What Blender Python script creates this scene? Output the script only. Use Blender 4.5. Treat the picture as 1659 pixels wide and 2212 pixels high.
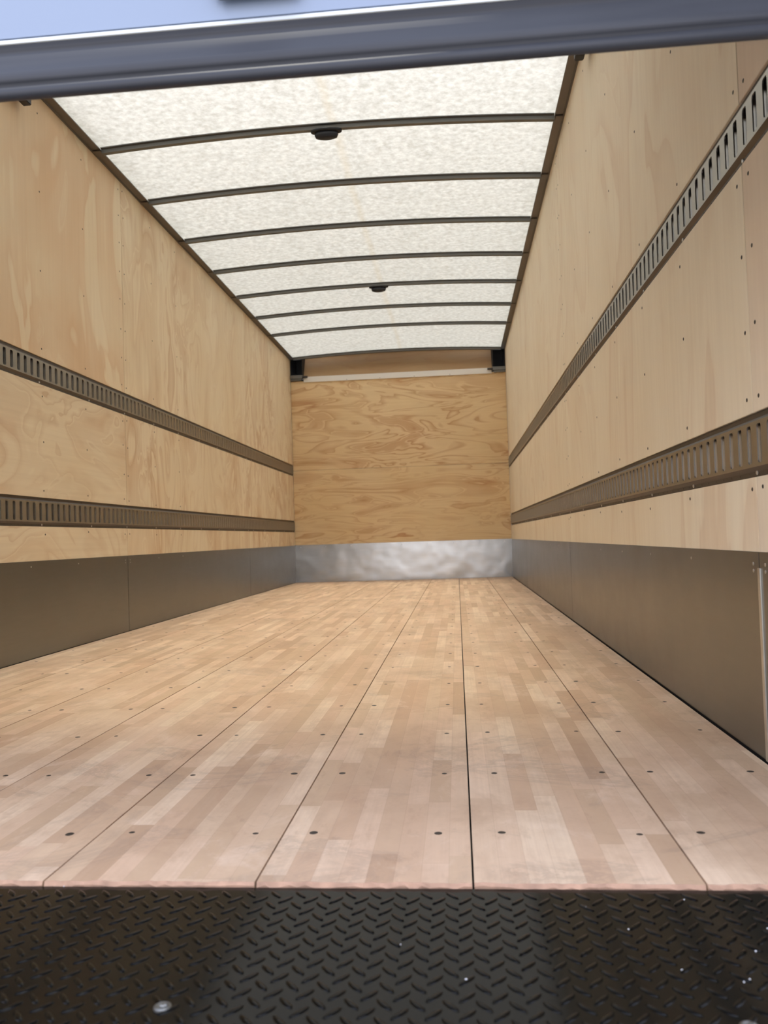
import bpy, bmesh, math, random
from mathutils import Vector, Matrix
random.seed(7)
for o in list(bpy.data.objects): bpy.data.objects.remove(o)
sc = bpy.context.scene
PI = math.pi

# ------------------------------------------------------------------ camera
F_PX = 1763.67
YAW, PITCH, ROLL = 0.0882, 0.0321, -0.0317
cam_d = bpy.data.cameras.new('camera'); cam = bpy.data.objects.new('camera', cam_d)
sc.collection.objects.link(cam); sc.camera = cam
fw = Vector((-math.sin(YAW)*math.cos(PITCH), math.cos(YAW)*math.cos(PITCH), math.sin(PITCH)))
rt = Vector((math.cos(YAW), math.sin(YAW), 0)); up = rt.cross(fw)
r2 = rt*math.cos(ROLL)+up*math.sin(ROLL); u2 = -rt*math.sin(ROLL)+up*math.cos(ROLL)
m = Matrix((r2, u2, -fw)).transposed().to_4x4(); m.translation = Vector((1.6962, -1.0413, 0.4354))
cam.matrix_world = m
cam_d.sensor_fit = 'VERTICAL'; cam_d.sensor_height = 36.0; cam_d.lens = 36.0*F_PX/2212
cam_d.clip_start = 0.02; cam_d.clip_end = 200
cam_d.dof.use_dof = True; cam_d.dof.focus_distance = 2.2
cam_d.dof.aperture_fstop = cam_d.lens/4.3

# ------------------------------------------------------------------ light and exposure
w = bpy.data.worlds.new('sky'); sc.world = w; w.use_nodes = True
nt = w.node_tree; bg = nt.nodes['Background']
tc = nt.nodes.new('ShaderNodeTexCoord'); sep = nt.nodes.new('ShaderNodeSeparateXYZ')
rp = nt.nodes.new('ShaderNodeValToRGB')
nt.links.new(tc.outputs['Generated'], sep.inputs[0]); nt.links.new(sep.outputs['Z'], rp.inputs[0])
rp.color_ramp.elements[0].position = 0.0; rp.color_ramp.elements[0].color = (0.93, 0.86, 0.82, 1)
rp.color_ramp.elements[1].position = 0.6; rp.color_ramp.elements[1].color = (0.70, 0.78, 1.0, 1)
nt.links.new(rp.outputs[0], bg.inputs[0]); bg.inputs[1].default_value = 2.45
sd = bpy.data.lights.new('sun', 'SUN'); sun = bpy.data.objects.new('sun', sd); sc.collection.objects.link(sun)
sd.energy = 10.0; sd.angle = math.radians(2); sd.color = (1.0, 0.95, 0.80)
sun.rotation_euler = (math.radians(-8), math.radians(4), 0)     # near noon, a little towards the cab end
sun.location = (1, 4, 12)
sc.view_settings.view_transform = 'Standard'; sc.view_settings.look = 'None'
sc.view_settings.exposure = 0.38; sc.view_settings.gamma = 1.0; sc.view_settings.use_curve_mapping = False
sc.cycles.diffuse_bounces = 8; sc.cycles.glossy_bounces = 4; sc.cycles.max_bounces = 12

# ------------------------------------------------------------------ dimensions (metres)
W, L, H = 2.254, 7.424, 2.346
KZ = 0.388                       # top of the metal kick plates
TR = ((0.528, 0.646), (1.118, 1.232))    # the two rows of tie-down rail
BOW0, BOWS = 2.738, 0.6096

# ------------------------------------------------------------------ material helpers
class NG:
    def __init__(s, name):
        s.m = bpy.data.materials.new(name); s.m.use_nodes = True
        s.t = s.m.node_tree; s.b = s.t.nodes['Principled BSDF']; s.out = s.t.nodes['Material Output']
    def n(s, typ, **kw):
        nd = s.t.nodes.new('ShaderNode'+typ)
        for k, v in kw.items(): setattr(nd, k, v)
        return nd
    def l(s, a, b): s.t.links.new(a, b)
    def put(s, inp, v):
        if hasattr(v, 'is_output'): s.l(v, inp)
        else: inp.default_value = v
    def math(s, op, a, b=0.0, c=0.0):
        nd = s.n('Math', operation=op)
        for i, v in enumerate((a, b, c)): s.put(nd.inputs[i], v)
        return nd.outputs[0]
    def coord(s):
        nd = s.n('TexCoord'); sp = s.n('SeparateXYZ'); s.l(nd.outputs['Object'], sp.inputs[0])
        s.vec = nd.outputs['Object']; return sp.outputs
    def comb(s, x, y, z=0.0):
        nd = s.n('CombineXYZ')
        for i, v in enumerate((x, y, z)): s.put(nd.inputs[i], v)
        return nd.outputs[0]
    def noise(s, vec, scale, detail=2.0, rough=0.5, dist=0.0):
        nd = s.n('TexNoise'); s.l(vec, nd.inputs['Vector']); nd.inputs['Scale'].default_value = scale
        nd.inputs['Detail'].default_value = detail; nd.inputs['Roughness'].default_value = rough
        nd.inputs['Distortion'].default_value = dist; return nd.outputs['Fac']
    def ramp(s, fac, stops, interp='LINEAR'):
        nd = s.n('ValToRGB'); s.put(nd.inputs[0], fac); cr = nd.color_ramp; cr.interpolation = interp
        while len(cr.elements) < len(stops): cr.elements.new(0.5)
        for e, (p, c) in zip(cr.elements, stops):
            e.position = p; e.color = (c, c, c, 1) if isinstance(c, (int, float)) else (*c, 1)
        return nd.outputs[0]
    def mix(s, fac, a, b, mode='MIX'):
        nd = s.n('MixRGB', blend_type=mode); s.put(nd.inputs[0], fac)
        for i, v in ((1, a), (2, b)):
            if isinstance(v, tuple): v = (*v, 1)
            s.put(nd.inputs[i], v)
        return nd.outputs[0]
    def bump(s, h, strength, dist=0.002):
        nd = s.n('Bump'); s.l(h, nd.inputs['Height']); nd.inputs['Strength'].default_value = strength
        nd.inputs['Distance'].default_value = dist; s.l(nd.outputs[0], s.b.inputs['Normal'])
    def set(s, col=None, rough=None, metal=None, spec=None):
        if col is not None: s.put(s.b.inputs['Base Color'], (*col, 1) if isinstance(col, tuple) else col)
        if rough is not None: s.put(s.b.inputs['Roughness'], rough)
        if metal is not None: s.put(s.b.inputs['Metallic'], metal)
        if spec is not None: s.put(s.b.inputs['Specular IOR Level'], spec)
        return s.m

def plain(name, col, rough=0.5, metal=0.0, var=0.12, scale=30.0, spec=0.5, bump=0.0):
    g = NG(name); g.coord(); f = g.noise(g.vec, scale, 4)
    c = g.mix(f, tuple(x*(1-var) for x in col), tuple(min(1, x*(1+var)) for x in col))
    if bump: g.bump(f, bump)
    return g.set(c, rough, metal, spec)

def srgb(r, g, b):
    f = lambda v: (v/255/12.92) if v/255 <= 0.04045 else ((v/255+0.055)/1.055)**2.4
    return (f(r), f(g), f(b))

def plywood(name, plane, grain, seed, light, mid, dark, lines=7.0, amt=1.0, size=1.0, patch=0.5, along=1.1):
    """rotary cut veneer: contour bands of a stretched noise field, plus fine streaks"""
    g = NG(name); s = g.coord()
    u = s['Y'] if plane == 'side' else s['X']; v = s['Z']
    if grain == 'v': u, v = v, u           # u runs along the grain
    u = g.math('ADD', u, seed*3.17); v = g.math('ADD', v, seed*1.73)
    fld = g.noise(g.comb(g.math('MULTIPLY', u, along*size), g.math('MULTIPLY', v, 2.7*size), seed), 1.0, 2.6, 0.52, 0.9)
    band = g.math('FRACT', g.math('MULTIPLY', fld, lines))
    # a late-wood line rises slowly and falls away sharply
    ln = g.ramp(band, [(0.0, 0.1), (0.55, 0.0), (0.90, 0.8), (0.96, 1.0), (1.0, 0.1)])
    wide = g.ramp(g.math('FRACT', g.math('MULTIPLY', fld, lines*0.32)), [(0.0, 0.0), (0.62, 0.0), (0.66, 0.8), (0.94, 1.0), (1.0, 0.0)])
    fade = g.ramp(g.noise(g.comb(u, v, seed+4), 1.3, 2), [(0.35, 0.25), (0.6, 1.0)])
    st = g.noise(g.comb(g.math('MULTIPLY', u, 1.4), g.math('MULTIPLY', v, 55.0), seed), 1.0, 5, 0.6)
    cl = g.noise(g.comb(u, g.math('MULTIPLY', v, 2.0), seed+9), 1.6, 3)
    base = g.mix(g.ramp(cl, [(0.3, 0.0), (0.7, 1.0)]), light, mid)
    base = g.mix(g.math('MULTIPLY', g.math('MULTIPLY', wide, patch*amt), fade), base, dark)
    base = g.mix(g.math('MULTIPLY', g.math('MULTIPLY', ln, 0.55*amt), fade), base, dark)
    base = g.mix(g.ramp(st, [(0.3, 0.13), (0.7, 0.0)]), base, tuple(x*0.72 for x in dark))
    g.bump(st, 0.15, 0.001)
    return g.set(base, 0.62, 0.0, 0.25)

LT, MD, DK = srgb(230, 216, 186), srgb(224, 207, 174), srgb(192, 154, 114)
FLT, FMD, FDK = srgb(230, 208, 166), srgb(224, 200, 155), srgb(180, 126, 84)
ply_l = [plywood('plywood_left_rear', 'side', 'v', 2.3, LT, MD, srgb(212, 180, 142), 5, 0.9, 1.1, 0.8),
         plywood('plywood_left_middle', 'side', 'v', 5.1, LT, MD, DK, 10, 0.8, 1.2, 0.5),
         plywood('plywood_left_front', 'side', 'v', 8.7, LT, MD, DK, 11, 1.0, 1.4, 0.5)]
ply_ll = [plywood('plywood_low_left_rear', 'side', 'h', 3.9, LT, MD, DK, 9, 0.8, 1.1, 0.35),
          plywood('plywood_low_left_middle', 'side', 'v', 6.2, LT, MD, DK, 10, 0.9, 1.3, 0.55), ply_l[2]]
RLT, RMD, RDK = srgb(236, 226, 202), srgb(230, 218, 192), srgb(206, 178, 147)
ply_r = [plywood('plywood_right_rear', 'side', 'v', 11.3, RLT, srgb(220, 204, 184), RDK, 5, 0.5, 0.8, 0.5),
         plywood('plywood_right_middle', 'side', 'v', 14.9, RLT, RMD, RDK, 6, 0.55, 0.8, 0.35),
         plywood('plywood_right_front', 'side', 'v', 17.4, RLT, RMD, RDK, 8, 0.55, 1.0, 0.4)]
ply_f = [plywood('plywood_front_low', 'front', 'h', 21.7, FLT, FMD, FDK, 9, 1.2, 1.9, 0.62, 0.62),
         plywood('plywood_front_high', 'front', 'h', 27.2, FLT, FMD, FDK, 9, 1.4, 1.8, 0.38, 0.65)]

def floor_mat(name, x0):
    """edge-glued hardwood: lamella strips of random length and colour"""
    g = NG(name); s = g.coord()
    sw = 0.0353
    xi = g.math('DIVIDE', g.math('SUBTRACT', s['X'], x0), sw); ci = g.math('FLOOR', xi); fx = g.math('FRACT', xi)
    wn = g.n('TexWhiteNoise', noise_dimensions='2D'); g.l(g.comb(ci, x0*7.7), wn.inputs['Vector'])
    ln = g.math('ADD', 0.22, g.math('MULTIPLY', wn.outputs['Value'], 0.42))
    yy = g.math('ADD', g.math('DIVIDE', s['Y'], ln), g.math('MULTIPLY', wn.outputs['Value'], 37.3))
    cj = g.math('FLOOR', yy); fy = g.math('FRACT', yy)
    w2 = g.n('TexWhiteNoise', noise_dimensions='3D'); g.l(g.comb(ci, cj, x0*3.1), w2.inputs['Vector'])
    sp = g.n('SeparateColor'); g.l(w2.outputs['Color'], sp.inputs[0])
    c = g.ramp(sp.outputs[0], [(0.0, srgb(176, 146, 117)), (0.18, srgb(194, 165, 135)), (0.45, srgb(205, 177, 148)),
                               (0.75, srgb(213, 187, 159)), (1.0, srgb(227, 204, 176))])
    c = g.mix(g.math('MULTIPLY', sp.outputs[1], 0.22), c, srgb(216, 170, 148))
    st = g.noise(g.comb(g.math('MULTIPLY', s['X'], 130.0), g.math('ADD', g.math('MULTIPLY', s['Y'], 2.6), g.math('MULTIPLY', sp.outputs[2], 40)), cj), 1.0, 5, 0.65)
    c = g.mix(g.ramp(st, [(0.32, 0.38), (0.62, 0.0)]), c, srgb(192, 162, 138))
    # scuffs, handling stains and dull patches, each with a shape of its own
    so = g.noise(g.vec, 2.6, 6, 0.68)
    c = g.mix(g.ramp(so, [(0.44, 0.0), (0.66, 0.55)]), c, srgb(178, 148, 122))
    s2 = g.noise(g.comb(g.math('MULTIPLY', s['X'], 9.0), g.math('MULTIPLY', s['Y'], 4.5), 1.3), 1.0, 5, 0.7, 0.4)
    c = g.mix(g.ramp(s2, [(0.5, 0.0), (0.68, 0.40)]), c, srgb(168, 136, 110))
    c = g.mix(g.ramp(s2, [(0.30, 0.35), (0.44, 0.0)]), c, srgb(234, 212, 192))
    sb = g.noise(g.comb(g.math('MULTIPLY', s['X'], 3.0), g.math('MULTIPLY', s['Y'], 4.0), 3.0), 1.0, 7, 0.72, 1.2)
    c = g.mix(g.ramp(sb, [(0.55, 0.0), (0.62, 0.30), (0.645, 0.0), (0.70, 0.22), (0.72, 0.0)]), c, srgb(140, 122, 108))
    sg = g.noise(g.comb(g.math('MULTIPLY', s['X'], 22.0), g.math('MULTIPLY', s['Y'], 9.0), 5.0), 1.0, 4, 0.7)
    c = g.mix(g.ramp(sg, [(0.58, 0.0), (0.72, 0.30)]), c, srgb(150, 116, 90))
    # glue lines
    gx = g.math('LESS_THAN', g.math('MINIMUM', fx, g.math('SUBTRACT', 1.0, fx)), 0.02)
    gy = g.math('LESS_THAN', g.math('MULTIPLY', fy, ln), 0.0016)
    c = g.mix(g.math('MULTIPLY', g.math('MAXIMUM', gx, gy), 0.16), c, srgb(150, 115, 90))
    g.bump(st, 0.12, 0.001)
    return g.set(c, 0.50, 0.0, 0.30)

def steel(name, col, rough, wav=0.0, streak=0.25, metal=1.0):
    g = NG(name); s = g.coord()
    a = g.noise(g.vec, 7.0, 4, 0.6); b = g.noise(g.comb(g.math('MULTIPLY', s['X'], 6), g.math('MULTIPLY', s['Y'], 6), g.math('MULTIPLY', s['Z'], 60)), 1.0, 3)
    c = g.mix(g.math('MULTIPLY', g.math('ADD', a, b), 0.5), tuple(x*(1-streak) for x in col), tuple(min(1, x*(1+streak)) for x in col))
    r = g.math('ADD', rough-0.06, g.math('MULTIPLY', a, 0.14))
    if wav:
        g.bump(g.noise(g.vec, 2.6, 2, 0.5), wav, 0.02)
    return g.set(c, r, metal)

M = {
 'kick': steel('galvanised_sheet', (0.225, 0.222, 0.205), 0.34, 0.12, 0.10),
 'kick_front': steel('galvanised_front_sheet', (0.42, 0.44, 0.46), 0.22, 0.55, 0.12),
 'rail': steel('galvanised_rail', (0.35, 0.335, 0.30), 0.36, 0.0, 0.15),
 'skin': steel('aluminium_skin', (0.62, 0.63, 0.65), 0.30, 0.3, 0.20),
 'roofrail': steel('roof_rail_alloy', (0.20, 0.185, 0.17), 0.5, 0.0, 0.12),
 'bow': steel('roof_bow_steel', (0.20, 0.20, 0.19), 0.48, 0.0, 0.15),
 'screw': plain('dark_screw', (0.045, 0.035, 0.028), 0.5, 0.4),
 'rivet': steel('bright_rivet', (0.60, 0.60, 0.58), 0.35),
 'black': plain('black_paint', (0.012, 0.012, 0.013), 0.5),
 'greym': steel('dull_bracket', (0.22, 0.22, 0.21), 0.45),
 'white': plain('white_enamel', srgb(226, 222, 214), 0.35, 0, 0.03, 8),
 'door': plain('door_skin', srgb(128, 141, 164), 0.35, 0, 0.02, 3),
 'lens': plain('smoked_lens', (0.016, 0.017, 0.022), 0.45),
 'seal': plain('rubber_seal', (0.024, 0.027, 0.038), 0.55, 0, 0.12, 12),
 'brown': plywood('plywood_recess', 'front', 'h', 31.0, srgb(196, 165, 125), srgb(184, 150, 110), srgb(165, 120, 85), 6, 0.4, 1.0, 0.2),
 'asphalt': plain('asphalt', (0.16, 0.16, 0.165), 0.9, 0, 0.3, 60),
 'speck': plain('pale_grit', (0.75, 0.75, 0.78), 0.4),
 'hull': plain('body_paint', srgb(228, 228, 228), 0.4, 0, 0.03),
 'edge': plain('board_end_grain', srgb(170, 136, 114), 0.85, 0, 0.65, 38),
 'flange': steel('dull_shaded_flange', (0.13, 0.115, 0.10), 0.5),  # grimy flange and web steel, with the webs' dimmer reflections put into its colour
 'lining': plain('dark_wall_frame', (0.05, 0.04, 0.03), 0.8),
}
g = NG('black_tread_paint'); g.coord()
f = g.noise(g.vec, 45, 4); f2 = g.noise(g.vec, 2.5, 3)
M['tread'] = g.set(g.mix(f, (0.0015, 0.0015, 0.0015), (0.003, 0.0028, 0.0025)), g.math('ADD', 0.10, g.math('MULTIPLY', f2, 0.06)), 0.0, 0.17)
g.bump(f, 0.04, 0.0005)

# translucent fibreglass roof
g = NG('fibreglass_skin'); s = g.coord()
f1 = g.noise(g.vec, 34, 5, 0.6); f2 = g.noise(g.vec, 8, 3)
c = g.mix(g.ramp(f1, [(0.32, 0.0), (0.68, 1.0)]), srgb(193, 192, 183), srgb(229, 228, 221))
c = g.mix(g.ramp(f2, [(0.3, 0.12), (0.7, 0.0)]), c, srgb(196, 194, 182))
dx = g.math('ABSOLUTE', g.math('SUBTRACT', s['X'], g.math('ADD', 1.165, g.math('MULTIPLY', g.noise(g.comb(s['Y'], 0, 0), 3.0), 0.03))))
c = g.mix(g.ramp(dx, [(0.0, 0.30), (0.012, 0.22), (0.03, 0.0)]), c, srgb(205, 190, 160))
tr = g.n('BsdfTranslucent'); g.l(c, tr.inputs[0])
df = g.n('BsdfDiffuse'); g.l(c, df.inputs[0])
rf = g.n('BsdfRefraction'); g.l(c, rf.inputs['Color']); rf.inputs['Roughness'].default_value = 0.72; rf.inputs['IOR'].default_value = 1.35
m1 = g.n('MixShader'); m1.inputs[0].default_value = 0.78      # forward scattering share of the glass mat
g.l(tr.outputs[0], m1.inputs[1]); g.l(rf.outputs[0], m1.inputs[2])
mx = g.n('MixShader'); mx.inputs[0].default_value = 0.32
g.l(m1.outputs[0], mx.inputs[1]); g.l(df.outputs[0], mx.inputs[2]); g.l(mx.outputs[0], g.out.inputs[0])
M['roof'] = g.m

# ------------------------------------------------------------------ mesh helpers
def put(name, bm, mat, parent=None, smooth=False):
    me = bpy.data.meshes.new(name); bmesh.ops.recalc_face_normals(bm, faces=bm.faces); bm.to_mesh(me); bm.free()
    if smooth:
        for p in me.polygons: p.use_smooth = True
    for mm in (mat if isinstance(mat, list) else [mat]): me.materials.append(mm)
    o = bpy.data.objects.new(name, me); sc.collection.objects.link(o)
    if parent is not None: o.parent = parent
    return o
def tag(o, label, cat, group=None, kind=None):
    o['label'] = label; o['category'] = cat
    if group: o['group'] = group
    if kind: o['kind'] = kind
    return o
def empty(name, loc=(0, 0, 0)):
    o = bpy.data.objects.new(name, None); o.empty_display_size = 0.1; sc.collection.objects.link(o); o.location = loc
    return o
def box(bm, a, b, bev=0.0):
    vs = [bm.verts.new((x, y, z)) for x in (a[0], b[0]) for y in (a[1], b[1]) for z in (a[2], b[2])]
    fs = [bm.faces.new([vs[i] for i in q]) for q in ((0, 1, 3, 2), (4, 6, 7, 5), (0, 4, 5, 1), (2, 3, 7, 6), (0, 2, 6, 4), (1, 5, 7, 3))]
    if bev:
        es = list({e for f in fs for e in f.edges}); bmesh.ops.bevel(bm, geom=es, offset=bev, segments=2, affect='EDGES')
    return fs
def bx(a, b, bev=0.0):
    bm = bmesh.new(); box(bm, a, b, bev); return bm
def prism(bm, prof, axis, t0, t1, closed=True):
    """extrude a 2-D profile along an axis; profile coordinates are the two others in order"""
    def P(p, t): return {'x': (t, p[0], p[1]), 'y': (p[0], t, p[1]), 'z': (p[0], p[1], t)}[axis]
    A = [bm.verts.new(P(p, t0)) for p in prof]; B = [bm.verts.new(P(p, t1)) for p in prof]
    n = len(prof)
    for i in range(n if closed else n-1):
        j = (i+1) % n; bm.faces.new((A[i], A[j], B[j], B[i]))
    if closed: bm.faces.new(A); bm.faces.new(B[::-1])
def disc(bm, c, nrm, r, h, seg=10, slot=False, dome=0.35):
    """a low screw or rivet head standing h proud of c along nrm"""
    n = Vector(nrm).normalized(); a = n.orthogonal().normalized(); b = n.cross(a); c = Vector(c)
    rings = [(r, 0), (r, h*0.5), (r*0.75, h*0.9), (r*0.35, h*(1.0 if not slot else 0.45))]
    prev = None
    for rr, hh in rings:
        vs = [bm.verts.new(c+n*hh+a*rr*math.cos(2*PI*k/seg)+b*rr*math.sin(2*PI*k/seg)) for k in range(seg)]
        if prev:
            for k in range(seg): bm.faces.new((prev[k], prev[(k+1) % seg], vs[(k+1) % seg], vs[k]))
        prev = vs
    bm.faces.new(prev)

# ------------------------------------------------------------------ ground outside
o = put('ground', bx((-30, -30, -1.15), (32, 32, -1.05)), M['asphalt'])
tag(o, 'grey asphalt ground underneath and behind the truck body', 'ground', kind='structure')

# ------------------------------------------------------------------ floor: sub-floor, eight boards, screws
floor = put('floor', bx((-0.05, 0.01, -0.10), (W+0.05, L+0.02, -0.032)), M['black'])
tag(floor, 'pale laminated hardwood truck floor of eight long boards with rows of screws', 'floor', kind='structure')
SX = [0.006, 0.285, 0.5705, 0.856, 1.1405, 1.4235, 1.7015, 1.9855, W-0.006]
boards = []
for i in range(8):
    x0, x1 = SX[i]+0.0014, SX[i+1]-0.0014
    bm = bmesh.new()
    # top, sides, and a slightly ragged sawn rear end
    n = 26; fr = []
    for k in range(n+1):
        x = x0+(x1-x0)*k/n
        j = random.uniform(-0.0022, 0.0022)
        fr.append((x, j, 0.001-abs(random.gauss(0, 0.0022))))
    top_f = [bm.verts.new((x, y+0.0015, 0)) for x, y, z in fr]; low_f = [bm.verts.new((x, y-0.001, z-0.004)) for x, y, z in fr]
    bot_f = [bm.verts.new((x, 0.004, -0.03)) for x, y, z in fr]
    tb = [bm.verts.new((x0, L-0.002, 0)), bm.verts.new((x1, L-0.002, 0))]
    bb = [bm.verts.new((x0, L-0.002, -0.03)), bm.verts.new((x1, L-0.002, -0.03))]
    bm.faces.new(top_f+[tb[1], tb[0]])
    for k in range(n):
        f1_ = bm.faces.new((top_f[k], low_f[k], low_f[k+1], top_f[k+1])); f1_.material_index = 1
        bm.faces.new((low_f[k], bot_f[k], bot_f[k+1], low_f[k+1])).material_index = 1
    bm.faces.new(bot_f+[bb[1], bb[0]]); bm.faces.new((tb[0], tb[1], bb[1], bb[0]))
    bm.faces.new((top_f[0], tb[0], bb[0], bot_f[0], low_f[0])); bm.faces.new((top_f[-1], low_f[-1], bot_f[-1], bb[1], tb[1]))
    boards.append(put('floor_board', bm, [floor_mat('laminated_board_%s' % 'abcdefgh'[i], SX[i]), M['edge']], floor))
rest = bmesh.new(); cand = []
for i in range(8):
    for xx in (SX[i]+0.045, SX[i+1]-0.045):
        for r in range(24):
            yy = 0.173+0.3065*r
            if yy < L-0.05: cand.append((r, i, xx+random.uniform(-.003, .003), yy+random.uniform(-.004, .004)))
def seen(x, y):          # keep only floor screws the opening can show, nearest first
    d = y+1.04; return 1.70-0.09*d-0.50*d < x < 1.70-0.09*d+0.50*d
cand.sort(key=lambda c: (not seen(c[2], c[3]), c[0], c[1]))
def screw_bm(bm, x, y):
    disc(bm, (x, y, -0.0004), (0, 0, 1), 0.0062, 0.0009, 12, slot=True)
proto = None
for k, (r, i, x, y) in enumerate(cand):
    if k < 100:
        if proto is None:
            bm = bmesh.new(); screw_bm(bm, 0, 0); proto = put('screw', bm, M['screw'], boards[i]); s_ = proto
        else:
            s_ = proto.copy(); sc.collection.objects.link(s_); s_.parent = boards[i]
        s_.location = (x, y, 0); q_ = random.uniform(0.75, 1.1); s_.scale = (q_, q_*random.uniform(.8, 1.1), 1)
    else: screw_bm(rest, x, y)
o = put('screw_rows', rest, M['screw'], floor); o['kind'] = 'stuff'

# ------------------------------------------------------------------ side walls: outer skin, plywood, screws, kick plates
ZR = ((KZ-0.006, TR[0][0]-0.0005), (TR[0][1]+0.0015, TR[1][0]-0.0005), (TR[1][1]+0.0015, H))
wscrew = None
for side in ('left', 'right'):
    sx = -1 if side == 'left' else 1; X0 = 0.0 if side == 'left' else W
    def XX(d): return X0-sx*d            # d metres into the room from the plywood face
    a, b = sorted((XX(-0.060), XX(-0.009)))
    wall = put('wall_'+side, bx((a, 0.0, -0.10), (b, L+0.45, 2.43)), M['lining'])
    tag(wall, 'plywood-lined %s wall of the truck body, two tie-down rails along it' % side, 'wall', kind='structure')
    seams = [0.0, 3.048, 5.535, L] if side == 'left' else [0.0, 0.531, 3.055, 5.665, L]
    mats = (ply_l if side == 'left' else [ply_r[0], ply_r[1], ply_r[2], ply_r[2]])
    for z0, z1 in TR:
        a, b = sorted((XX(-0.0088), XX(-0.0072)))
        put('rail_backing', bx((a, 0.01, z0+0.006), (b, L-0.004, z1-0.004)), M['skin'], wall)
    panels = {}
    for j in range(len(seams)-1):
        for zi, (z0, z1) in enumerate(ZR):
            a, b = sorted((XX(-0.0085), XX(0.0)))
            mt = mats[j]
            if side == 'left' and zi < 2: mt = ply_ll[j]
            panels[(j, zi)] = put('plywood_panel', bx((a, seams[j]+0.0016, z0), (b, seams[j+1]-0.0016, z1), 0.0008), mt, wall)
    # screws
    cols = []
    for sm in seams[1:3] if side == 'right' else seams[1:2]:
        cols += [(sm-0.03, 0), (sm+0.026, 0)]
    for c_ in ((0.965, 1.372, 1.78, 2.19, 2.60) if side == 'right' else (2.20, 2.60, 3.46, 3.87)): cols.append((c_, 1))
    for c_, kind in cols:
        zs = [0.502, 0.675, 0.806, 0.953, 1.086, 1.266, 1.41, 1.56, 1.71, 1.86, 2.01, 2.16, 2.30] if kind == 0 else [0.503, 0.669, 0.883, 1.075, 1.264, 1.603, 1.93, 2.26]
        for z in zs:
            j = max(k for k in range(len(seams)-1) if seams[k] <= c_)
            zi = 0 if z < 0.6 else (1 if z < 1.2 else 2)
            yy, z = c_+random.uniform(-.004, .004), z+random.uniform(-.008, .008)
            if wscrew is None:
                bm = bmesh.new(); disc(bm, (0, 0, 0), (1, 0, 0), 0.0042, 0.0012, 8, slot=True); wscrew = put('screw', bm, M['screw'])
                s_ = wscrew
            else:
                s_ = wscrew.copy(); sc.collection.objects.link(s_)
            s_.parent = panels[(j, zi)]
            s_.location = (XX(-0.0004), yy, z); s_.rotation_euler = (0, 0, 0 if side == 'left' else PI)
    # metal kick plates
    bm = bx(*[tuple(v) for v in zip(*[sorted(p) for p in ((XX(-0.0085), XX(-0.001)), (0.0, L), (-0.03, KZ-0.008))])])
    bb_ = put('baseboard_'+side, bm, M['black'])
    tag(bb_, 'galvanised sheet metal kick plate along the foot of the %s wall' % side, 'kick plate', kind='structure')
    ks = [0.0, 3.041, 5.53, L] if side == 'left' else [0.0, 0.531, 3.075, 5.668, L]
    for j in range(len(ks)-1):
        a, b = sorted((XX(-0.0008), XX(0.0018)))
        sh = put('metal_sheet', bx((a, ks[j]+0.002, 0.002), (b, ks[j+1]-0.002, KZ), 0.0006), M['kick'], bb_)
        ed = 0.03
        for yy in [ks[j]+ed, ks[j+1]-ed]+[ks[j]+0.44+0.41*q for q in range(6) if ks[j]+0.44+0.41*q < ks[j+1]-0.2]:
            for z in ((0.365, 0.352) if yy in (ks[j]+ed, ks[j+1]-ed) else (0.365,)):
                if yy > 4: continue
                bm = bmesh.new(); disc(bm, (XX(0.0018), yy, z), (-sx, 0, 0), 0.0035, 0.0012, 8); put('rivet', bm, M['rivet'], sh)
    # a joint strip over the rearmost seam on the right
    if side == 'right':
        put('joint_strip', bx((W-0.0042, 0.523, 0.002), (W-0.0019, 0.536, KZ-0.03), 0.0006), M['rivet'], bb_)

# ------------------------------------------------------------------ front wall
wall = put('wall_front', bx((-0.022, L+0.021, -0.10), (W+0.022, L+0.060, 2.12)), M['skin'])
tag(wall, 'honey-coloured plywood front wall with swirling grain at the far end', 'wall', kind='structure')
for k, (z0, z1) in enumerate(((0.37, 1.172), (1.174, 2.118))):
    put('plywood_panel', bx((0.001, L+0.002, z0), (W-0.001, L+0.021, z1), 0.0006), ply_f[k], wall)
bb_ = put('baseboard_front', bx((0.0, L-0.001, 0.002), (W, L+0.0012, KZ+0.002), 0.0005), M['kick_front'])
tag(bb_, 'shiny dented galvanised kick plate across the foot of the front wall', 'kick plate', kind='structure')
for k in range(9):
    bm = bmesh.new(); disc(bm, (0.06+k*0.265, L-0.001, 0.367), (0, -1, 0), 0.004, 0.0012, 8); put('rivet', bm, M['rivet'], bb_)

# header recess above the front wall
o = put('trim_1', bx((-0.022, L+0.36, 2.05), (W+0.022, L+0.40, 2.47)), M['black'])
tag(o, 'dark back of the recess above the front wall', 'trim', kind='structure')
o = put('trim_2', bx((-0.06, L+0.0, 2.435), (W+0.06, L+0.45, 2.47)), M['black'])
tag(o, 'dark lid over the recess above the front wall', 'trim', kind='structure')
bm = bmesh.new()
prof = [(L+0.028, 2.150), (L+0.045, 2.185), (L+0.075, 2.24), (L+0.12, 2.32), (L+0.18, 2.42), (L+0.19, 2.42), (L+0.13, 2.32), (L+0.085, 2.24), (L+0.055, 2.185), (L+0.04, 2.150)]
prism(bm, prof, 'x', 0.134, 2.118)
put('plywood_panel', bm, M['brown'], wall)
bar = empty('header_bar', (W/2, L, 2.10))
tag(bar, 'long white metal bar across the top of the front plywood wall', 'bar')
def rel(o, p):
    o.parent = p; o.matrix_parent_inverse = Matrix.Translation(-Vector(p.location)); return o
bm = bmesh.new()
prism(bm, [(L-0.010, 2.104), (L+0.0015, 2.104), (L+0.0015, 2.158), (L+0.034, 2.164), (L+0.034, 2.168), (L-0.008, 2.162)], 'x', 0.142, 2.110)
rel(put('face', bm, M['white']), bar)
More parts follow.
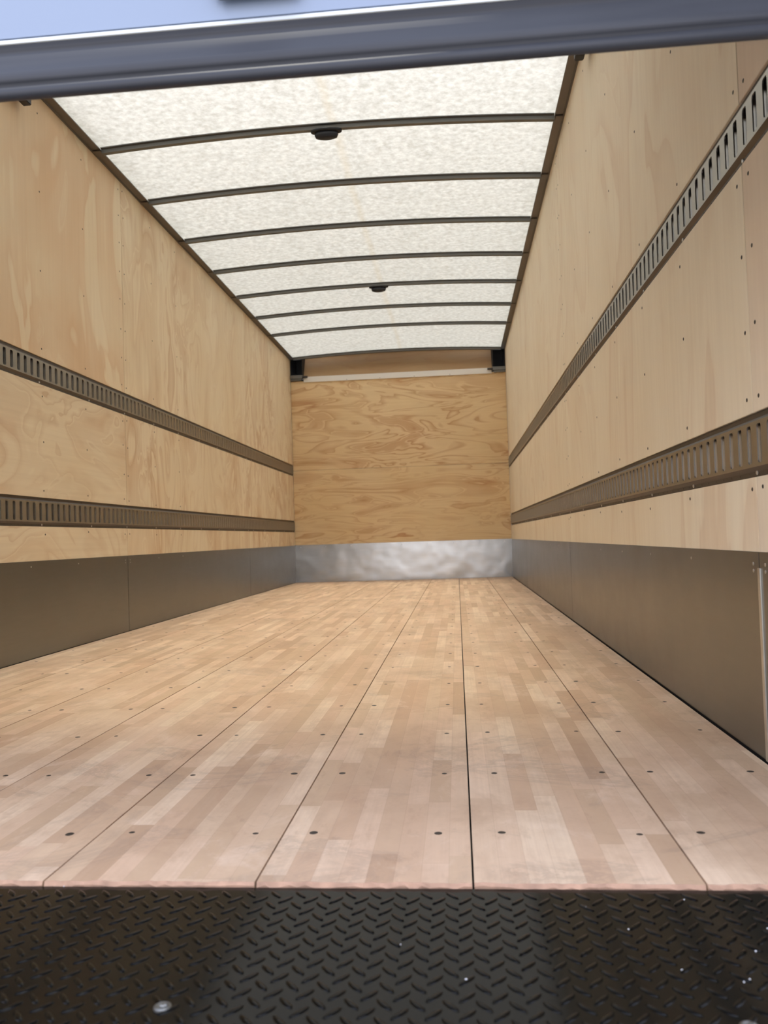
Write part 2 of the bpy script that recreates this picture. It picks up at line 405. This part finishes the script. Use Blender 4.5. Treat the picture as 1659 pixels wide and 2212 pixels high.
for x in (0.6, 0.95, 1.31, 1.68):
    bm = bmesh.new(); disc(bm, (x, L-0.010, 2.113), (0, -1, 0), 0.004, 0.0015, 8); rel(put('rivet', bm, M['greym']), bar)
for side in ('left', 'right'):
    s_ = 1 if side == 'left' else -1; X0 = 0.002 if side == 'left' else W-0.002
    dz = 0.0 if side == 'left' else -0.012
    pk = empty('corner_bracket', (X0, L, 2.12))
    tag(pk, 'black corner pocket with grey bracket at the %s end of the white bar' % side, 'bracket', 'corner pockets beside the white bar')
    def X(d): return X0+s_*d
    bm = bmesh.new()
    for a, b in (((X(0), L+0.30, 2.165), (X(0.128), L+0.31, 2.42)), ((X(0), L+0.0, 2.165), (X(0.004), L+0.31, 2.42)),
                 ((X(0.122), L+0.0, 2.165), (X(0.128), L+0.31, 2.42)), ((X(0), L+0.0, 2.412), (X(0.128), L+0.31, 2.42))):
        lo = tuple(min(p, q) for p, q in zip(a, b)); hi = tuple(max(p, q) for p, q in zip(a, b)); box(bm, lo, hi)
    rel(put('pocket', bm, M['black']), pk)
    bm = bmesh.new()
    box(bm, (min(X(0.0), X(0.135)), L-0.03, 2.142+dz), (max(X(0.0), X(0.135)), L+0.05, 2.180+dz), 0.003)
    box(bm, (min(X(0.0), X(0.12)), L-0.02, 2.122+dz), (max(X(0.0), X(0.12)), L+0.03, 2.141+dz), 0.003)
    rel(put('shelf', bm, M['greym']), pk)
    bm = bmesh.new()
    n = 10; A = []; B = []
    for k in range(n):
        c_, q = math.cos(2*PI*k/n), math.sin(2*PI*k/n)
        A.append(bm.verts.new((X(0.13), L-0.026+0.012*c_, 2.158+dz+0.012*q))); B.append(bm.verts.new((X(0.185), L-0.026+0.010*c_, 2.158+dz+0.010*q)))
    for k in range(n): bm.faces.new((A[k], A[(k+1) % n], B[(k+1) % n], B[k]))
    bm.faces.new(A); bm.faces.new(B)
    rel(put('pin', bm, M['screw']), pk)
    bm = bx((min(X(0.004), X(0.13)), L-0.035, 2.395), (max(X(0.004), X(0.13)), L-0.005, 2.412))
    rel(put('top_plate', bm, M['rivet']), pk)

# ------------------------------------------------------------------ roof: rails, bows, translucent skin
def zb(x, base=0.0):      # underside of the crowned bows
    t = (x-W/2)/(W/2); return 2.338+0.040*(1-t*t)+base
bm = bmesh.new(); n = 24; rows = []
for yy in (-0.05, L+0.02):
    rows.append([bm.verts.new((-0.055+(W+0.11)*k/n, yy, zb(-0.055+(W+0.11)*k/n, 0.0245))) for k in range(n+1)])
for k in range(n): bm.faces.new((rows[0][k], rows[0][k+1], rows[1][k+1], rows[1][k]))
o = put('ceiling', bm, M['roof'], smooth=True)
tag(o, 'glowing cream translucent fibreglass roof skin', 'ceiling', kind='structure')
for k, side in enumerate(('left', 'right')):
    bm = bmesh.new(); s_ = 1 if side == 'left' else -1; X0 = 0.0 if side == 'left' else W
    prism(bm, [(X0-s_*0.02, 2.3455), (X0+s_*0.005, 2.3455), (X0+s_*0.007, 2.352), (X0+s_*0.044, 2.3535), (X0+s_*0.044, 2.358), (X0+s_*0.004, 2.360), (X0-s_*0.02, 2.376)], 'y', 0.0, L)
    o = put('trim_%d' % (k+3), bm, M['roofrail'])
    tag(o, 'dark brown metal edge rail between the roof and the top of the %s wall' % side, 'rail', kind='structure')
    # small fixing tabs under the rail
    for q in range(7):
        y = BOW0+BOWS*q
        put('bow_tab', bx((min(X0+s_*0.004, X0+s_*0.040), y-0.028, 2.3465), (max(X0+s_*0.004, X0+s_*0.045), y+0.028, 2.351), 0.001), M['roofrail'], o)
names = ['nearest the raised door, carrying the nearer dome lamp', 'second from the raised door', 'third from the raised door', 'fourth from the raised door, just before the farther lamp',
         'fifth from the raised door, carrying the farther dome lamp', 'second from the front wall', 'closest to the front wall']
def bow_mesh():
    bm = bmesh.new(); n = 24; prev = None
    xs = [0.0445+(W-0.089)*k/n for k in range(n+1)]
    prof = [(-0.026, 0.024), (-0.026, 0.020), (-0.014, 0.018), (-0.012, 0.001), (-0.008, 0.0), (0.008, 0.0), (0.012, 0.001), (0.014, 0.018), (0.026, 0.020), (0.026, 0.024)]
    for x in xs:
        ring = [bm.verts.new((x, p[0], zb(x)+p[1])) for p in prof]
        if prev:
            for i in range(len(prof)):
                j = (i+1) % len(prof); bm.faces.new((prev[i], prev[j], ring[j], ring[i]))
        else: bm.faces.new(ring)
        prev = ring
    bm.faces.new(prev[::-1]); return bm
bow = None
for q in range(7):
    if bow is None: b_ = bow = put('roof_bow', bow_mesh(), M['bow'])
    else: b_ = bow.copy(); sc.collection.objects.link(b_)
    b_.location = (0, BOW0+BOWS*q, 0)
    tag(b_, 'dark arched steel roof bow '+names[q], 'roof bow', 'roof bows under the fibreglass skin')
b_ = bow.copy(); sc.collection.objects.link(b_); b_.location = (0, L-0.035, -0.004); b_.scale = (1, 1.3, 1)
tag(b_, 'dark end bow closing the roof just above the front wall', 'roof bow', 'roof bows under the fibreglass skin')
for q in range(4):      # bows above the raised door
    b_ = bow.copy(); sc.collection.objects.link(b_); b_.location = (0, BOW0-BOWS*(q+1), 0)
    tag(b_, 'dark arched roof bow hidden behind the raised door', 'roof bow', 'roof bows behind the raised door')

def dome(y, x, label):
    t = empty('dome_light', (x, y, zb(x)))
    tag(t, label, 'lamp', 'dome lamps under the roof')
    def lathe(prof, seg=28):
        bm = bmesh.new(); prev = None
        for r, z in prof:
            ring = [bm.verts.new((r*math.cos(2*PI*k/seg), r*math.sin(2*PI*k/seg), z)) for k in range(seg)]
            if prev:
                for k in range(seg): bm.faces.new((prev[k], prev[(k+1) % seg], ring[(k+1) % seg], ring[k]))
            else: bm.faces.new(ring)
            prev = ring
        bm.faces.new(prev); return bm
    def oval(p_):
        bm = lathe(p_)
        for v in bm.verts: v.co.y *= 0.42
        return bm
    put('base', oval([(0.073, 0.0), (0.075, -0.003), (0.074, -0.010), (0.066, -0.012)]), M['black'], t, True)
    put('lens', oval([(0.056, -0.011), (0.057, -0.024), (0.051, -0.037), (0.030, -0.043), (0.006, -0.044)]), M['lens'], t, True)
dome(BOW0, 1.145, 'dark oval dome lamp under the roof bow nearest the door')
dome(BOW0+BOWS*4, 1.160, 'dark oval dome lamp under the fifth roof bow, farther in')

# ------------------------------------------------------------------ slotted tie-down rails
PIT = 0.0508
def rail_mesh(y0, y1, h):
    """hat section along y, z from 0 to h, proud in +x, with a slot every 51 mm and holes in the lower flange"""
    bm = bmesh.new()
    T = 0.0025
    zb0, zb1, zf0, zf1 = 0.0, 0.010, 0.018, h-0.016
    P = 0.0100
    n = max(1, int(round((y1-y0)/PIT))); p = (y1-y0)/n
    def q(*pts): return bm.faces.new([bm.verts.new(v) for v in pts])
    # flanges and webs as closed solids
    prism(bm, [(0.0004, 0.0), (T, 0.0), (T, zb1), (P, zf0), (P-T, zf0+0.0008), (0.0004, zb1+0.001)], 'y', y0, y1)
    prism(bm, [(0.0004, h), (T, h), (T, h-0.009), (P, zf1), (P-T, zf1-0.0008), (0.0004, h-0.010)], 'y', y0, y1)
    for f_ in bm.faces: f_.material_index = 1
    # face with slots
    zc = (zf0+zf1)/2; sh = (zf1-zf0)/2-0.0062; sw = 0.0105
    for k in range(n):
        a = y0+k*p; b = a+p; c = (a+b)/2
        loop = []
        for s1 in range(4):
            ang0 = (0, PI/2, PI, 3*PI/2)[s1]
            cy = c+(1 if s1 in (0, 3) else -1)*(sw-0.005); cz = zc+(1 if s1 in (0, 1) else -1)*(sh-0.005)
            for t in (0, 0.5, 1.0):
                an = ang0+t*PI/2; loop.append((cy+0.005*math.cos(an), cz+0.005*math.sin(an)))
        outer = [(b, zc), (b, zf1), (b, zf1), (c, zf1), (a, zf1), (a, zf1), (a, zc), (a, zf0), (a, zf0), (c, zf0), (b, zf0), (b, zf0)]
        outer = [(b, zc+0.4*sh), (b, zf1), (c+0.35*p, zf1), (c-0.35*p, zf1), (a, zf1), (a, zc+0.4*sh), (a, zc-0.4*sh), (a, zf0), (c-0.35*p, zf0), (c+0.35*p, zf0), (b, zf0), (b, zc-0.4*sh)]
        for X_, flip in ((P, 0), (P-T, 1)):
            vi = [bm.verts.new((X_, *v)) for v in loop]; vo = [bm.verts.new((X_, *v)) for v in outer]
            for i in range(12):
                j = (i+1) % 12; bm.faces.new((vi[i], vi[j], vo[j], vo[i]))
            if not flip: fi = vi
            else:
                for i in range(12):
                    j = (i+1) % 12; bm.faces.new((fi[i], fi[j], vi[j], vi[i]))
    # rolled-in tongue behind each slot
    return bm
cache = {}
SEG = [0.02, 2.54, 5.588, L-0.004]
segname = ['rearmost section', 'middle section', 'far section']
for side in ('left', 'right'):
    for ri, (z0, z1) in enumerate(TR):
        for k in range(3):
            key = (ri, k)
            if key not in cache:
                o = put('tie_down_rail', rail_mesh(SEG[k]+0.001, SEG[k+1]-0.001, z1-z0), [M['rail'], M['flange']]); cache[key] = o
                bmh = bmesh.new(); yy = SEG[k]+0.05
                while yy < SEG[k+1]-0.03:
                    disc(bmh, (0.0025, yy, 0.006), (1, 0, 0), 0.0022, 0.0004, 6); yy += PIT
                h1 = put('flange_hole', bmh, M['screw'], o); h1['kind'] = 'stuff'
                yy = 0.555-0.02 if k == 0 else SEG[k]+0.10
                rv = []
                while yy < SEG[k+1]-0.03:
                    bmr = bmesh.new(); disc(bmr, (0.0025, yy, 0.0075), (1, 0, 0), 0.0045, 0.0025, 8); rv.append(put('rivet', bmr, M['rivet'], o)); yy += 0.4115
            else:
                src = cache[key]; o = src.copy(); sc.collection.objects.link(o)
                for ch in list(src.children):
                    c_ = ch.copy(); sc.collection.objects.link(c_); c_.parent = o
            if side == 'left': o.location = (-0.0070, 0, z0)
            else: o.location = (W+0.0070, 0, z0); o.scale = (-1, 1, 1)
            tag(o, 'slotted steel tie-down rail, %s row of the %s wall, %s' % (('lower', 'upper')[ri], side, segname[k]), 'tie-down rail', 'slotted tie-down rails on the side walls')

# ------------------------------------------------------------------ roll-up door, partly raised
door = empty('door_1', (W/2, -0.05, 1.02))
tag(door, 'white roll-up rear door, half raised, seen close overhead with dark rubber seal', 'door', kind='structure')
YF = -0.05
def dpart(name, bm, mat, smooth=False): return rel(put(name, bm, mat, smooth=smooth), door)
bm = bmesh.new(); prism(bm, [(YF, 1.097), (YF+0.006, 1.0965), (YF+0.022, 1.0965), (YF+0.022, 1.48), (YF, 1.48)], 'x', 0.03, W-0.03); dpart('door_panel', bm, M['door'])
bm = bmesh.new(); prism(bm, [(YF, 1.484), (YF+0.022, 1.484), (YF+0.022, 1.93), (YF, 1.93)], 'x', 0.03, W-0.03); dpart('door_panel', bm, M['door'])
bm = bmesh.new(); prism(bm, [(YF, 1.934), (YF+0.022, 1.934), (YF+0.16, 2.180), (YF+0.60, 2.215), (YF+1.15, 2.22), (YF+1.15, 2.242), (YF+0.60, 2.237), (YF+0.145, 2.202)], 'x', 0.05, W-0.05); dpart('door_panel', bm, M['door'])
# metal retaining strip, then the ribbed rubber seal below it
bm = bmesh.new(); prism(bm, [(YF-0.003, 1.0885), (YF-0.002, 1.0935), (YF+0.002, 1.095), (YF+0.022, 1.095), (YF+0.022, 1.0875), (YF-0.002, 1.0875)], 'x', 0.03, W-0.03); dpart('retaining_strip', bm, M['rivet'])
bm = bmesh.new()
prism(bm, [(YF-0.0018, 1.0872), (YF+0.0045, 1.0830), (YF+0.0015, 1.0745), (YF+0.001, 1.066), (YF-0.0025, 1.052), (YF-0.0055, 1.040), (YF-0.003, 1.0365), (YF+0.001, 1.0345),
           (YF-0.001, 1.0315), (YF-0.002, 1.024), (YF+0.001, 1.0205), (YF+0.008, 1.0195), (YF+0.014, 1.022), (YF+0.018, 1.032), (YF+0.018, 1.086)], 'x', 0.03, W-0.03)
dpart('rubber_seal', bm, M['seal'], True)
bm = bmesh.new(); box(bm, (1.415, YF-0.022, 1.116), (1.53, YF-0.0005, 1.24), 0.008); box(bm, (1.44, YF-0.045, 1.15), (1.505, YF-0.022, 1.28), 0.008)
dpart('door_handle', bm, M['greym'])
for side in ('left', 'right'):
    s_ = 1 if side == 'left' else -1; X0 = 0.02 if side == 'left' else W-0.02
    t = empty('door_track', (X0, 0.1, 2.2)); tag(t, 'end of the overhead door track high on the %s wall, just under the seal' % side, 'door track', 'overhead door tracks')
    def R_(a, b): return (min(X0+s_*a, X0+s_*b), max(X0+s_*a, X0+s_*b))
    bm = bmesh.new(); x0, x1 = R_(0.0, 0.004); box(bm, (x0, 0.05, 2.22), (x1, 2.02, 2.275))
    x0, x1 = R_(0.0, 0.03); box(bm, (x0, 0.05, 2.22), (x1, 2.02, 2.224)); box(bm, (x0, 0.05, 2.271), (x1, 2.02, 2.275))
    rel(put('channel', bm, M['greym']), t)
    bm = bmesh.new(); x0, x1 = R_(0.0, 0.035); box(bm, (x0, 2.01, 2.215), (x1, 2.05, 2.28), 0.003)
    rel(put('end_stop', bm, M['black']), t)
    bm = bmesh.new(); x0, x1 = R_(-0.02, 0.001); box(bm, (x0, 1.98, 2.235), (x1, 2.01, 2.26)); rel(put('wall_bracket', bm, M['greym']), t)
    o = put('trim_%d' % (5+(side == 'right')), bx((*sorted((X0-s_*0.08, X0+s_*0.006)),)[:1]+(-0.10, -0.10), (*sorted((X0-s_*0.08, X0+s_*0.006)),)[1:]+(-0.001, 2.45), 0.004), M['hull'])
    tag(o, 'white rear door post at the %s side of the opening' % side, 'post', kind='structure')
o = put('trim_7', bx((0.03, -0.10, 2.25), (W-0.03, -0.052, 2.45), 0.004), M['hull'])
tag(o, 'white header above the rear door opening', 'header', kind='structure')

# ------------------------------------------------------------------ black tread plate step behind the floor
PZ = -0.0055
plate = bmesh.new(); box(plate, (-0.08, -0.62, PZ-0.008), (W+0.08, -0.0035, PZ), 0.0)
PX, PY = 0.0314, 0.0295
AX, AY = 1.3925, -0.0235      # one lug of the first family
def lug(cx, cy, ang):
    ca, sa = math.cos(ang), math.sin(ang); Lh, Wh, Hh = 0.0125, 0.0036, 0.0016
    def V(u, v, z): return plate.verts.new((cx+u*ca-v*sa, cy+u*sa+v*ca, PZ+z))
    us = [-1, -0.6, 0, 0.6, 1]; ring = []
    lo_a = [V(u*Lh, -Wh*math.sqrt(max(0, 1-u*u)), 0.0) for u in us]
    lo_b = [V(u*Lh, Wh*math.sqrt(1-u*u), 0.0) for u in us[1:-1]]
    md_a = [V(u*Lh*0.8, -Wh*0.55*math.sqrt(1-u*u*.9), Hh*0.8) for u in us]
    md_b = [V(u*Lh*0.8, Wh*0.55*math.sqrt(1-u*u*.9), Hh*0.8) for u in us]
    la = lo_a; lb = [lo_a[0]]+lo_b+[lo_a[-1]]
    for i in range(4):
        plate.faces.new((la[i], la[i+1], md_a[i+1], md_a[i])).smooth = True; plate.faces.new((lb[i+1], lb[i], md_b[i], md_b[i+1])).smooth = True
        plate.faces.new((md_a[i], md_a[i+1], md_b[i+1], md_b[i])).smooth = True
for i in range(-48, 32):
    for j in range(-20, 2):
        for fam in (0, 1):
            x = AX+(i+0.5*fam)*PX; y = AY+(j+0.5*fam)*PY
            if -0.06 < x < W+0.06 and -0.60 < y < -0.014:
                lug(x, y, -PI*0.27 if fam == 0 else PI*0.27)
me_o = put('tread_plate', plate, M['tread'])
tag(me_o, 'black painted diamond tread plate step behind the wooden floor', 'step plate')
for x, y in ((1.401, -0.271), (1.938, -0.284)):
    bm = bmesh.new(); disc(bm, (x, y, PZ), (0, 0, 1), 0.0085, 0.003, 20, slot=True); disc(bm, (x+.001, y, PZ+0.0015), (0, 0, 1), 0.004, 0.003, 6)
    put('bolt', bm, M['greym'], me_o)
for x, y, r in ((1.832, -0.052, .0010), (1.690, -0.214, .0013), (1.95, -0.03, .0009), (1.905, -0.19, .0011), (1.965, -0.205, .0010), (1.958, -0.21, .0009),
                (1.87, -0.105, .0008), (2.02, -0.10, .0008), (2.03, -0.12, .0009), (1.99, -0.15, .0009), (1.62, -0.145, .0007), (1.17, -0.004, .0008)):
    bm = bmesh.new(); bmesh.ops.create_icosphere(bm, subdivisions=1, radius=r)
    for v in bm.verts: v.co = Vector((v.co.x*random.uniform(.8, 1.3), v.co.y*random.uniform(.8, 1.3), v.co.z*0.8+r*0.7))+Vector((x, y, PZ))
    o = put('grit_speck', bm, M['speck'])
    tag(o, 'tiny pale speck of grit on the black tread plate', 'speck', 'grit specks on the tread plate')
